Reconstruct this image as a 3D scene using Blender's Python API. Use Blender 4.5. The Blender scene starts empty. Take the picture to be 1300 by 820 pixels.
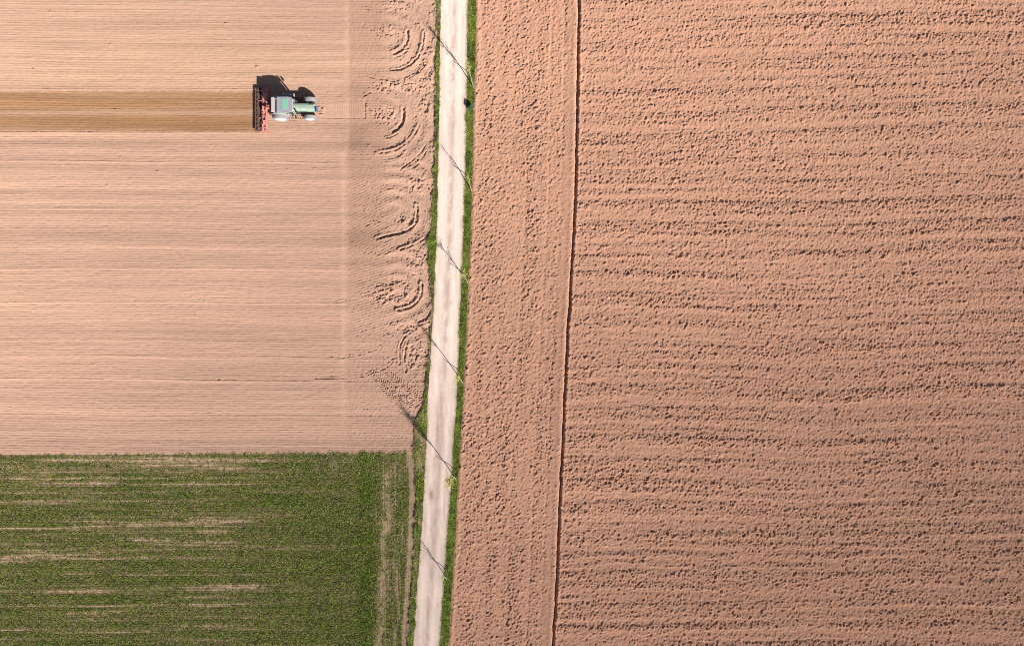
import bpy, bmesh, math, random
import numpy as np
from mathutils import Vector, Matrix
random.seed(7)
rng = np.random.default_rng(11)
R = math.radians
scn = bpy.context.scene
COL = scn.collection

# ------------------------------------------------------------------ scale: 11 plan units ("px") = 1 metre
S = 11.0
def wx(px): return (px - 650.0) / S
def wy(py): return (365.0 - py) / S
SUN_EL = 36.0
SUN_H = Vector((0.635, -0.772))          # horizontal direction towards the sun

# ------------------------------------------------------------------ tagging
def tag(o, label=None, cat=None, group=None, kind=None):
    if label: o['label'] = label
    if cat: o['category'] = cat
    if group: o['group'] = group
    if kind: o['kind'] = kind
    return o
def empty(name, loc, rz=0.0):
    o = bpy.data.objects.new(name, None); COL.objects.link(o)
    o.location = loc; o.rotation_euler = (0, 0, rz); o.empty_display_size = 0.3
    return o
def obj(name, bm, mat, parent=None, smooth=False, loc=None):
    me = bpy.data.meshes.new(name)
    bmesh.ops.recalc_face_normals(bm, faces=bm.faces)
    bm.to_mesh(me); bm.free()
    me.materials.append(mat)
    if smooth:
        me.polygons.foreach_set('use_smooth', [True] * len(me.polygons))
    o = bpy.data.objects.new(name, me); COL.objects.link(o)
    if parent: o.parent = parent
    if loc: o.location = loc
    return o

# ------------------------------------------------------------------ materials
def new_mat(name):
    m = bpy.data.materials.new(name); m.use_nodes = True
    nt = m.node_tree; nt.nodes.clear()
    out = nt.nodes.new('ShaderNodeOutputMaterial')
    b = nt.nodes.new('ShaderNodeBsdfPrincipled')
    nt.links.new(b.outputs[0], out.inputs[0])
    return m, nt, b
def noise(nt, scale, detail=3, rough=0.6, vec=None, coord='Object'):
    n = nt.nodes.new('ShaderNodeTexNoise'); n.inputs['Scale'].default_value = scale
    n.inputs['Detail'].default_value = detail; n.inputs['Roughness'].default_value = rough
    tc = nt.nodes.new('ShaderNodeTexCoord')
    nt.links.new(tc.outputs[coord], n.inputs['Vector'])
    return n
def ramp(nt, src, stops):
    r = nt.nodes.new('ShaderNodeValToRGB'); cr = r.color_ramp
    cr.elements[0].position = stops[0][0]; cr.elements[0].color = (*stops[0][1], 1)
    cr.elements[1].position = stops[-1][0]; cr.elements[1].color = (*stops[-1][1], 1)
    for p, c in stops[1:-1]:
        e = cr.elements.new(p); e.color = (*c, 1)
    nt.links.new(src, r.inputs[0]); return r
def mat_soil(name, bump=0.03, fine=9.0, var=0.16):
    m, nt, b = new_mat(name)
    at = nt.nodes.new('ShaderNodeAttribute'); at.attribute_name = 'tint'
    n = noise(nt, fine, 4, 0.7)
    r = ramp(nt, n.outputs['Fac'], [(0.3, (1 - var,) * 3), (0.7, (1 + var * 0.6,) * 3)])
    mx = nt.nodes.new('ShaderNodeMix'); mx.data_type = 'RGBA'; mx.blend_type = 'MULTIPLY'
    mx.inputs[0].default_value = 1.0
    nt.links.new(at.outputs['Color'], mx.inputs[6]); nt.links.new(r.outputs[0], mx.inputs[7])
    nt.links.new(mx.outputs[2], b.inputs['Base Color'])
    b.inputs['Roughness'].default_value = 1.0
    b.inputs['Diffuse Roughness'].default_value = 1.0
    b.inputs['Specular IOR Level'].default_value = 0.05
    bp = nt.nodes.new('ShaderNodeBump'); bp.inputs['Distance'].default_value = bump
    bp.inputs['Strength'].default_value = 0.9
    n2 = noise(nt, fine * 1.3, 3, 0.7)
    nt.links.new(n2.outputs['Fac'], bp.inputs['Height']); nt.links.new(bp.outputs[0], b.inputs['Normal'])
    return m
def mat_leaf(name, transl=0.0):
    m, nt, b = new_mat(name)
    at = nt.nodes.new('ShaderNodeAttribute'); at.attribute_name = 'tint'
    nt.links.new(at.outputs['Color'], b.inputs['Base Color'])
    b.inputs['Roughness'].default_value = 0.7
    b.inputs['Specular IOR Level'].default_value = 0.2
    return m
def mat_paint(name, col, rough=0.5, metal=0.0, dust=0.35, dcol=(0.42, 0.33, 0.27), scale=5.0, spec=0.4):
    m, nt, b = new_mat(name)
    n = noise(nt, scale, 5, 0.7)
    r = ramp(nt, n.outputs['Fac'], [(0.35, (0, 0, 0)), (0.75, (dust,) * 3)])
    mx = nt.nodes.new('ShaderNodeMix'); mx.data_type = 'RGBA'
    mx.inputs[6].default_value = (*col, 1); mx.inputs[7].default_value = (*dcol, 1)
    nt.links.new(r.outputs[0], mx.inputs[0]); nt.links.new(mx.outputs[2], b.inputs['Base Color'])
    b.inputs['Roughness'].default_value = rough; b.inputs['Metallic'].default_value = metal
    b.inputs['Specular IOR Level'].default_value = spec
    return m

M_TILL = mat_soil('tilled_soil', 0.012, 7.0, 0.12)
M_PLOW = mat_soil('ploughed_soil', 0.05, 6.0, 0.15)
M_ROAD = mat_soil('packed_gravel', 0.010, 12.0, 0.10)
M_VERG = mat_soil('verge_soil', 0.02, 8.0, 0.3)
M_CROP = mat_soil('crop_soil', 0.03, 6.0, 0.2)
M_BLADE = mat_leaf('grass_blades')
M_WHEAT = mat_leaf('wheat_leaves')
M_LEAF = mat_leaf('tree_leaves')
def mat_bark(name, c0, c1, sc):
    m, nt, b = new_mat(name)
    n = noise(nt, sc, 5, 0.7); r = ramp(nt, n.outputs['Fac'], [(0.3, c0), (0.7, c1)])
    nt.links.new(r.outputs[0], b.inputs['Base Color']); b.inputs['Roughness'].default_value = 0.9
    return m
M_BARK = mat_bark('pale_bark', (0.20, 0.17, 0.13), (0.36, 0.32, 0.26), 9)
M_WOOD = mat_bark('weathered_stake_wood', (0.20, 0.16, 0.12), (0.36, 0.31, 0.26), 14)
M_GREEN = mat_paint('green_paint', (0.20, 0.36, 0.245), 0.5, 0, 1.0, (0.42, 0.42, 0.36), 3.0)
M_TEAL = mat_paint('roof_hatch_paint', (0.13, 0.42, 0.26), 0.35, 0, 0.3, (0.4, 0.42, 0.34), 4)
M_ROOF = mat_paint('grey_roof_paint', (0.24, 0.24, 0.27), 0.45, 0, 0.6, (0.40, 0.35, 0.35), 3.5)
M_LIGHTGREY = mat_paint('light_grey_paint', (0.42, 0.39, 0.40), 0.5, 0, 0.4, (0.5, 0.42, 0.36), 3)
M_TYRE = mat_paint('dusty_tyre_rubber', (0.24, 0.225, 0.235), 0.95, 0, 0.8, (0.42, 0.38, 0.37), 6, 0.1)
M_RIM = mat_paint('pale_rim_paint', (0.72, 0.68, 0.62), 0.5, 0, 0.35, (0.5, 0.42, 0.35), 5)
M_BLACK = mat_paint('black_steel', (0.025, 0.025, 0.028), 0.55, 0, 0.3, (0.25, 0.20, 0.17), 6)
M_RED = mat_paint('faded_red_paint', (0.56, 0.11, 0.08), 0.6, 0, 0.85, (0.66, 0.42, 0.35), 5)
M_STEEL = mat_paint('worn_steel', (0.30, 0.27, 0.26), 0.4, 0.6, 0.6, (0.40, 0.31, 0.25), 9)
M_ROLL = mat_paint('soiled_dark_steel', (0.05, 0.038, 0.034), 0.8, 0, 0.9, (0.26, 0.17, 0.13), 7, .2)
M_BLUE = mat_paint('blue_paint', (0.05, 0.15, 0.36), 0.4, 0, 0.25, (0.4, 0.33, 0.27), 6)
M_GLASS = mat_paint('tinted_cab_glass', (0.03, 0.05, 0.055), 0.08, 0, 0.25, (0.3, 0.27, 0.24), 4, 0.6)
M_LAMP = mat_paint('lamp_lens', (0.7, 0.7, 0.68), 0.15, 0, 0.2)
M_ORANGE = mat_paint('amber_lens', (0.75, 0.25, 0.02), 0.2, 0, 0.2)

# ------------------------------------------------------------------ numpy noise
def h2(ix, iy, seed):
    ix = ix.astype(np.int64).astype(np.uint64); iy = iy.astype(np.int64).astype(np.uint64)
    h = ix * np.uint64(0x9E3779B185EBCA87) ^ (iy * np.uint64(0xC2B2AE3D27D4EB4F)) ^ np.uint64((seed * 0x165667B19E3779F9) & 0xFFFFFFFFFFFFFFFF)
    h ^= h >> np.uint64(29); h *= np.uint64(0xBF58476D1CE4E5B9); h ^= h >> np.uint64(32)
    return (h >> np.uint64(40)).astype(np.float32) / np.float32(1 << 24)
def vn(x, y, seed=0):
    x = np.asarray(x, dtype=np.float64); y = np.asarray(y, dtype=np.float64)
    x, y = np.broadcast_arrays(x, y)
    ix = np.floor(x); iy = np.floor(y); fx = (x - ix); fy = (y - iy)
    fx = fx * fx * (3 - 2 * fx); fy = fy * fy * (3 - 2 * fy)
    a = h2(ix, iy, seed); b = h2(ix + 1, iy, seed); c = h2(ix, iy + 1, seed); d = h2(ix + 1, iy + 1, seed)
    return (a * (1 - fx) + b * fx) * (1 - fy) + (c * (1 - fx) + d * fx) * fy
def fbm(x, y, seed=0, oct=3, gain=0.5):
    s = 0; a = 1; t = 0
    for k in range(oct):
        s = s + a * vn(x * 2 ** k, y * 2 ** k, seed + 17 * k); t += a; a *= gain
    return s / t
def ss(a, b, x):
    t = np.clip((x - a) / (b - a), 0, 1); return t * t * (3 - 2 * t)
def clods(X, Y, cell, seed, prob, hmin, hmax, rmin=0.4, rmax=0.75, bias=None):
    """union of lumps, one per cell; prob may be an array"""
    gx = np.floor(X / cell); gy = np.floor(Y / cell)
    H = np.zeros(X.shape, np.float32)
    for dx in (-1, 0, 1):
        for dy in (-1, 0, 1):
            cx = gx + dx; cy = gy + dy
            jx = h2(cx, cy, seed); jy = h2(cx, cy, seed + 1); e = h2(cx, cy, seed + 2); q = h2(cx, cy, seed + 3); an = h2(cx, cy, seed + 4) * np.pi
            ux = X - (cx + jx) * cell; uy = Y - (cy + jy) * cell
            if bias is not None: an = bias + (an / np.pi - .5) * 1.7
            ca = np.cos(an); sa = np.sin(an)
            r = cell * (rmin + (rmax - rmin) * e); asp = 0.55 if bias is None else 0.34
            u = (ux * ca + uy * sa) / r; v = (-ux * sa + uy * ca) / (r * (asp + 0.4 * q))
            d2 = u * u + v * v
            b = (hmin + (hmax - hmin) * q * e) * np.sqrt(np.clip(1 - d2, 0, 1)) * (h2(cx, cy, seed + 5) < prob)
            H = np.maximum(H, b)
    return H
def poly_dist(PX, PY, pts):
    """distance to a polyline and arc parameter, plan units"""
    best = np.full(PX.shape, 1e9, np.float64)
    for (x0, y0), (x1, y1) in zip(pts[:-1], pts[1:]):
        dx, dy = x1 - x0, y1 - y0; L2 = dx * dx + dy * dy
        t = np.clip(((PX - x0) * dx + (PY - y0) * dy) / L2, 0, 1)
        best = np.minimum(best, np.hypot(PX - x0 - t * dx, PY - y0 - t * dy))
    return best
def signed_side(PX, PY, pts):
    (x0, y0), (x1, y1) = pts[0], pts[-1]
    return np.sign((x1 - x0) * (PY - y0) - (y1 - y0) * (PX - x0))
def smooth_path(pts, n=6):
    out = []
    P = [pts[0]] + list(pts) + [pts[-1]]
    for i in range(1, len(P) - 2):
        p0, p1, p2, p3 = [np.array(p, float) for p in P[i - 1:i + 3]]
        for k in range(n):
            t = k / n
            out.append(tuple(0.5 * ((2 * p1) + (-p0 + p2) * t + (2 * p0 - 5 * p1 + 4 * p2 - p3) * t * t + (-p0 + 3 * p1 - 3 * p2 + p3) * t ** 3)))
    out.append(tuple(pts[-1])); return out

# ------------------------------------------------------------------ strip boundaries (plan units, as a function of py)
def interp_ext(py, tab):
    ys = np.array([t[0] for t in tab], float); xs = np.array([t[1] for t in tab], float)
    r = np.interp(py, ys, xs)
    r = np.where(py < ys[0], xs[0] + (py - ys[0]) * -0.012, r)
    r = np.where(py > ys[-1], xs[-1] + (py - ys[-1]) * -0.06, r)
    return r
L0 = [(-60, 556), (0, 555.5), (45, 555.3), (130, 554), (200, 553.3), (245, 551), (262, 549.5), (285, 549), (298, 546.5), (330, 545.8), (345, 545.5), (360, 548), (390, 548.5), (450, 545.5), (470, 543), (490, 541), (520, 537), (532, 528), (545, 526.5), (580, 526.5), (605, 529), (630, 530), (680, 527.5), (730, 525), (820, 519), (870, 516)]
R0 = [(-60, 560), (0, 559.7), (130, 557.6), (200, 556.6), (260, 555), (330, 553), (390, 550.3), (450, 547), (500, 543.3), (563, 541.4), (627, 537.6), (657, 536), (730, 530.8), (820, 525), (870, 522)]
R1 = [(-60, 594.5), (0, 594), (130, 592.3), (260, 589.8), (390, 584.6), (450, 582), (520, 578.8), (580, 575), (630, 571.6), (680, 567.8), (730, 564), (820, 558), (870, 555)]
R2 = [(-60, 605), (0, 604.2), (60, 604), (130, 601), (260, 598.6), (390, 593), (450, 590), (520, 587), (580, 583), (630, 580), (680, 578), (730, 574.5), (820, 569), (870, 566)]
def edge(tab, py, wob=0.0, seed=1):
    py = np.asarray(py, float)
    r = interp_ext(py, tab)
    if wob:
        r = r + wob * (fbm(py / 9.0, py * 0 + seed * 3.3, seed, 3, 0.6) - 0.5) * 2
    return r
def EL0(py): return edge(L0, py, 1.3, 5)
def ER0(py): return edge(R0, py, 1.1, 6)
def ER1(py): return edge(R1, py, 1.3, 7)
def ER2(py): return edge(R2, py, 1.0, 8)

FURROW = [(-400, 742), (0, 735), (100, 733.3), (190, 731.5), (250, 730), (330, 726), (400, 722), (500, 716.5), (560, 714), (640, 710), (730, 706.5), (820, 702), (1200, 684)]
def furrow_x(py):
    r = np.interp(py, [f[0] for f in FURROW], [f[1] for f in FURROW])
    return r + 1.1 * (fbm(py / 14.0, py * 0 + 4.4, 31, 3) - 0.5) * 2

CROP_ROW = 577.0
def crop_top(px): return 580.0 - px * 0.011 + 1.6 * (fbm(px / 8.0, px * 0 + 1.3, 77, 2) - 0.5) * 2

SOIL_L = np.array([0.440, 0.277, 0.197])
SOIL_R = np.array([0.478, 0.273, 0.184])

# loops the implement drew while turning on the headland
def loop(cx, cy, r, a0, a1, sx=1.0):
    return [(cx + sx * r * math.cos(R(a)), cy + r * math.sin(R(a))) for a in np.linspace(a0, a1, 16)]
GROOVES = [  # path, half width, depth, berm
    (smooth_path([(517, 39), (516.5, 50), (511, 60), (504, 66), (500, 67)]), 1.5, 0.30, 0.14),
    (smooth_path([(515, 66), (508, 70), (500, 73.5)]), 0.8, 0.14, 0.08),
    (smooth_path([(538, 42), (536, 58), (530, 73), (519, 83), (509, 87.5), (498, 89)]), 1.0, 0.18, 0.10),
    (smooth_path([(512, 138), (512, 148), (509, 157), (503, 164), (498, 167)]), 1.5, 0.30, 0.14),
    (smooth_path([(532, 158), (526, 170), (519, 179), (508, 187), (496, 192), (480, 194)]), 1.0, 0.20, 0.10),
    (smooth_path([(505, 169), (498, 173), (490, 175)]), 0.8, 0.12, 0.06),
    (smooth_path([(541, 182), (534, 193), (522, 204), (508, 215)]), 0.8, 0.13, 0.06),
    (smooth_path([(541, 192), (534, 203), (527, 211), (512, 217)]), 0.8, 0.12, 0.06),
    (smooth_path([(529, 262), (529, 276), (526, 285), (518, 292), (506, 296), (492, 299), (478, 303)]), 1.2, 0.26, 0.12),
    (smooth_path([(549, 268), (549, 284), (546, 294), (538, 303), (526, 310), (508, 317)]), 1.0, 0.2, 0.1),
    (smooth_path([(482, 281), (470, 284), (464, 287)]), 0.7, 0.12, 0.06),
    (smooth_path([(535.5, 360), (535, 372), (531, 381), (525, 387), (518, 391), (505, 394)]), 1.2, 0.28, 0.12),
    (smooth_path([(548, 392), (544, 400), (538, 405), (530, 409)]), 0.9, 0.18, 0.08),
    (smooth_path([(545, 408), (538, 411), (532, 413)]), 0.8, 0.16, 0.08),
    (smooth_path([(504, 362), (492, 366), (476, 371), (462, 376), (448, 380), (420, 386)]), 0.6, 0.09, 0.05),
    (smooth_path([(520, 423), (513, 428), (508, 438), (506.5, 450), (507, 462)]), 1.0, 0.18, 0.09),
    (smooth_path([(517, 436), (514, 446), (513, 458), (515, 472)]), 1.0, 0.16, 0.09),
    (smooth_path([(495, 434), (485, 440), (470, 446), (455, 451), (430, 455)]), 0.6, 0.07, 0.05),
    (smooth_path([(500, 458), (488, 468), (474, 473), (460, 478), (440, 480), (400, 481)]), 0.7, 0.09, 0.06),
    (smooth_path([(488, 20), (475, 13), (465, 11)]), 0.6, 0.1, 0.05),
    (smooth_path([(500, 104), (485, 100), (468, 98)]), 0.7, 0.12, 0.06),
    (smooth_path([(470, 117), (466, 119), (461, 122)]), 0.9, 0.14, 0.06),
]
CENTRES = [[(-600, 50), (493, 49)], [(-600, 148), (486, 148)], [(-600, 318), (435, 302), (500, 270)], [(-600, 402), (428, 386), (505, 364)]]
ROUGH = [(493, 40, 24, 9), (487, 147, 22, 12), (520, 280, 22, 8), (500, 372, 36, 22), (528, 452, 20, 26), (505, 112, 38, 10), (528, 235, 16, 14), (530, 330, 18, 14), (540, 100, 12, 60), (510, 8, 30, 8), (515, 415, 26, 8)]
TREAD = [((487, 470), (545, 512)), ((470, 470), (500, 508)), ((498, 500), (549, 522)), ((478, 476), (520, 512))]
SEAM_D = [(9, .03), (52, .025), (77.5, .05), (100, .03), (206.5, .10), (249, .03), (266.5, .07), (292, .03), (315, .025), (342.5, .09), (361, .03), (386, .06), (409, .03), (434, .05), (455, .05), (484, .09), (497, .03), (530, .05), (551, .03), (566, .03)]

def left_field(PX, PY):
    """height and tint of the tilled field"""
    X = PX / S; Y = PY / S
    warp = (fbm(PX / 160., PY / 60., 3, 2) - .5) * 6 + (fbm(PX / 22., PY / 12., 4, 2) - .5) * 0.8
    yy = PY + warp * 0.6 - PX * 0.006 * ss(0, 420, PX)
    per = 3.05
    amp = 0.012 + 0.032 * fbm(PX / 60., PY / 7., 9, 3) ** 1.5
    hA = amp * np.cos(2 * np.pi * yy / per)
    # passes and seams
    bands = fbm(PX / 900. + 2, yy / 9.5, 12, 2)
    sea = np.zeros_like(hA); crest = np.zeros_like(hA)
    for r0, d in SEAM_D:
        t = (yy - r0 - 1.0 * (fbm(PX / 90., PX * 0 + r0, 21, 2) - .5) * 2)
        k = np.clip(-0.25 + 1.9 * fbm(PX / 55., PX * 0 + r0 * 1.7, 22, 3), .05, 1) * .42
        crest = np.maximum(crest, np.exp(-((t + 1.9) / 1.4) ** 2) * np.clip(d * 14, 0, 1) * (.35 + .8 * fbm(PX / 70., PX * 0 + r0 * 2.1, 23, 2)))
        sea += k * d * (-0.5 * np.exp(-(t / 0.6) ** 2) + 1.5 * np.exp(-((t + 1.9) / 1.3) ** 2))
    hA = hA * (1 - .7 * crest) + sea + .03 * crest
    # headland: lines run round the loops
    d = np.full(PX.shape, 1e9)
    for c in CENTRES: d = np.minimum(d, poly_dist(PX, PY, c))
    low = ss(415, 445, PY)
    dd = d + 0.8 * warp * 0.5
    hB = (0.8 * amp * (.35 + 1.1 * fbm(PX / 12., PY / 12., 10, 2)) * (1 - .55 * ss(485, 510, PX)) + 0.005) * np.cos(2 * np.pi * dd / 3.3) * (1 - low) + low * 0.9 * hA
    hB += 0.075 * (1 - low) * ss(470, 505, PX) * np.cos(2 * np.pi * dd / 15. + 3 * (fbm(PX / 30., PY / 30., 8, 2) - .5))
    w = ss(428, 452, PX)
    pale_strip = np.exp(-((PX - 435 - 5 * (PY < 190)) / 3.2) ** 2)
    h = hA * (1 - w) + hB * w
    h = h * (1 - 0.6 * pale_strip * (PY < 530)) + 0.02 * pale_strip * (PY < 530)
    # cloddy ground
    rough = np.zeros_like(hA)
    for cx, cy, rx, ry in ROUGH:
        rough = np.maximum(rough, 1 - ss(0.6, 1.15, np.hypot((PX - cx) / rx, (PY - cy) / ry)))
    rough = np.maximum(rough, 0.75 * ss(492, 518, PX) * (1 - ss(510, 535, PY)) * (.22 + .65 * ss(.35, .6, fbm(PX / 9., PY / 16., 41, 2))))
    rough = np.maximum(rough, 0.28 * ss(440, 470, PX) * ss(.5, .7, fbm(PX / 14., PY / 14., 42, 2)) * (1 - ss(520, 540, PY)))
    fine = (fbm(X / 0.16, Y / 0.16, 51, 2) - .5)
    cl = clods(X, Y, 0.34, 60, 0.5, 0.04, 0.22) + 0.6 * clods(X, Y, 0.2, 70, 0.5, 0.02, 0.12)
    st = (fbm(X / .55, Y / .14, 52, 2) - .5)
    h = h + rough * cl * 1.15 + fine * (0.03 + 0.075 * w + 0.16 * rough) + st * (0.055 * (1 - w) + .02)
    sparse = clods(X, Y, 0.8, 90, 0.035 + 0.08 * w, 0.03, 0.12, .12, .25)
    h = h + sparse
    # wheel and tool grooves of the turns
    for path, hw, dep, berm in GROOVES:
        xs = [p[0] for p in path]; ys = [p[1] for p in path]
        m = (PX > min(xs) - 8) & (PX < max(xs) + 8) & (PY > min(ys) - 8) & (PY < max(ys) + 8)
        if not m.any(): continue
        px_, py_ = PX[m], PY[m]
        ds = poly_dist(px_, py_, path)
        ds = ds + 1.3 * (fbm(px_ / 3.2, py_ / 3.2, 37, 2) - .5)
        rag = 0.45 + 1.0 * vn(px_ / 2.2, py_ / 2.2, 33)
        rag2 = np.clip(-0.1 + 1.9 * vn(px_ / 3.2, py_ / 3.2, 34), 0, 1.4)
        h[m] += (-.72 * dep * rag2 * np.exp(-(ds / (hw * rag)) ** 2) + berm * rag * np.exp(-((ds - hw * 2.3) / (hw * 1.1)) ** 2))
    # tread prints, a row of short bars
    for (a, b) in TREAD:
        L = math.hypot(b[0] - a[0], b[1] - a[1]); ux, uy = (b[0] - a[0]) / L, (b[1] - a[1]) / L
        t = (PX - a[0]) * ux + (PY - a[1]) * uy; n = -(PX - a[0]) * uy + (PY - a[1]) * ux
        m = (t > 0) & (t < L) & (np.abs(n) < 4.6)
        h += m * (0.05 * np.cos(2 * np.pi * (t + np.abs(n) * 0.8) / 3.2) - 0.07 * np.exp(-((np.abs(n) - 4.0) / 0.7) ** 2) * vn(t / 2.2, n * 0, 35))
    # print of the front tyres, the cross-combed patch and the heap ahead of the tractor
    for yc in (149.8, 126.8):
        m = (np.abs(PY - yc) < 3.0) & (PX > 366) & (PX < 389)
        h += m * 0.09 * np.cos(2 * np.pi * (PX + np.abs(PY - yc) * 0.9) / 2.9)
    m = ss(129, 130.5, PY) * (1 - ss(148.5, 150, PY)) * ss(411, 413, PX) * (1 - ss(461, 463, PX))
    h = h * (1 - 0.85 * m) + m * (0.022 * np.cos(2 * np.pi * PX / 2.9) + 0.012 * fine)
    h += -0.16 * np.exp(-((PX - 463) / 0.9) ** 2) * ss(128, 130, PY) * (1 - ss(149, 151, PY)) * (0.4 + vn(PX / 2, PY / 2.2, 36))
    h += -0.06 * np.exp(-((PY - 150) / 0.8) ** 2) * ss(409, 412, PX) * (1 - ss(461, 464, PX))
    m = ss(402, 405, PX) * (1 - ss(410, 413, PX)) * ss(131, 134, PY) * (1 - ss(150, 152, PY))
    h += m * clods(X, Y, 0.32, 95, 0.75, 0.08, 0.3)
    # freshly worked strip behind the harrow, its edges raised
    fresh = ss(113, 117.5, PY + 2.6 * (fbm(PX / 14, PY * 0, 61, 3) - .5) + 2.4 * (fbm(PX / 3., PY / 3., 66, 2) - .5)) * (1 - ss(164.5, 169, PY + 2.6 * (fbm(PX / 14, PY * 0, 62, 3) - .5) + 2.4 * (fbm(PX / 3., PY / 3., 67, 2) - .5))) * (1 - ss(327, 331, PX))
    h += fresh * (-0.02 + .5 * clods(X, Y, .22, 97, .5, .01, .07) + 0.010 * (fbm(X / 1.4, Y / 0.18, 63, 2) - .5) * 2 + 0.05 * np.exp(-((PY - 140 - 3 * (vn(PX / 70., PY * 0, 64) - .5)) / 2.2) ** 2))
    h += 0.05 * np.exp(-((PY - 113.2) / 1.3) ** 2) * (PX < 330) + 0.05 * np.exp(-((PY - 168.4) / 1.2) ** 2) * (PX < 330)
    h = np.where((PX > 640), 0, h)
    # tint: soil colour only (moisture, stubble, passes)
    v = 1 + 0.17 * (bands - .5) * 2 + 0.06 * (fbm(PX / 260., PY / 120., 71, 3) - .5) * 2 + 0.13 * (fbm(PX / 90., PY / 2.0, 72, 2) - .5) * 2 * (1 - .6 * w) + .07 * (fbm(PX / 3., PY / 3., 74, 2) - .5) * 2
    c = SOIL_L[None, None, :] * v[..., None]
    c = c * (1 + .13 * crest * (1 - w))[..., None]
    lobe = ss(478, 500, PX) * (1 - low)
    c = c * (1 + lobe * (0.05 + 0.06 * np.cos(2 * np.pi * dd / 15. + 1)))[..., None]
    brown = ss(440, 447, PX) * (1 - ss(476, 500, PX + 10 * (fbm(PX / 15., PY / 15., 75, 2) - .5))) * (1 - ss(330, 420, PY)) * (.3 + .9 * fbm(PX / 30., PY / 14., 76, 2)) + .5 * np.exp(-((PX - 444) / 3.) ** 2) * (PY < 560) * fbm(PX / 5, PY / 25., 78, 2)
    c = c * (1 - brown[..., None] * np.array([.09, .12, .15]))
    wst = np.clip(fresh * (0.62 + 0.75 * (fbm(PX / 130., PY / 3.0, 73, 3) - .3) - 0.42 * np.exp(-((PY - 143.5) / 3.0) ** 2) + 0.22 * np.exp(-((PY - 127) / 7.) ** 2) + 0.25 * np.exp(-((PY - 155) / 6.) ** 2)), 0, 1)
    moist = np.array([0.295, 0.158, 0.082])
    c = c * (1 - wst[..., None]) + moist * v[..., None] * wst[..., None]
    halo = 0.35 * (1 - ss(0, 1, np.hypot((PX - 200) / 330., (PY - 100) / 130.)))       # less pink subsoil in the north
    c = c * (1 - halo[..., None] * np.array([0.0, 0.0, 0.13]))
    # darker passes (damp) on the headland
    dm = 0.20 * np.exp(-((PX - 452) / 15.) ** 2) * (np.exp(-((PY - 178) / 22.) ** 2) + 0.8 * np.exp(-((PY - 112) / 9.) ** 2) + .6 * np.exp(-((PY - 300) / 12.) ** 2))
    c = c * (1 - dm[..., None])
    pale = 0.10 * pale_strip * (PY < 530) + 0.05 * rough
    c = c * (1 + pale[..., None])
    return h, c

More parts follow.
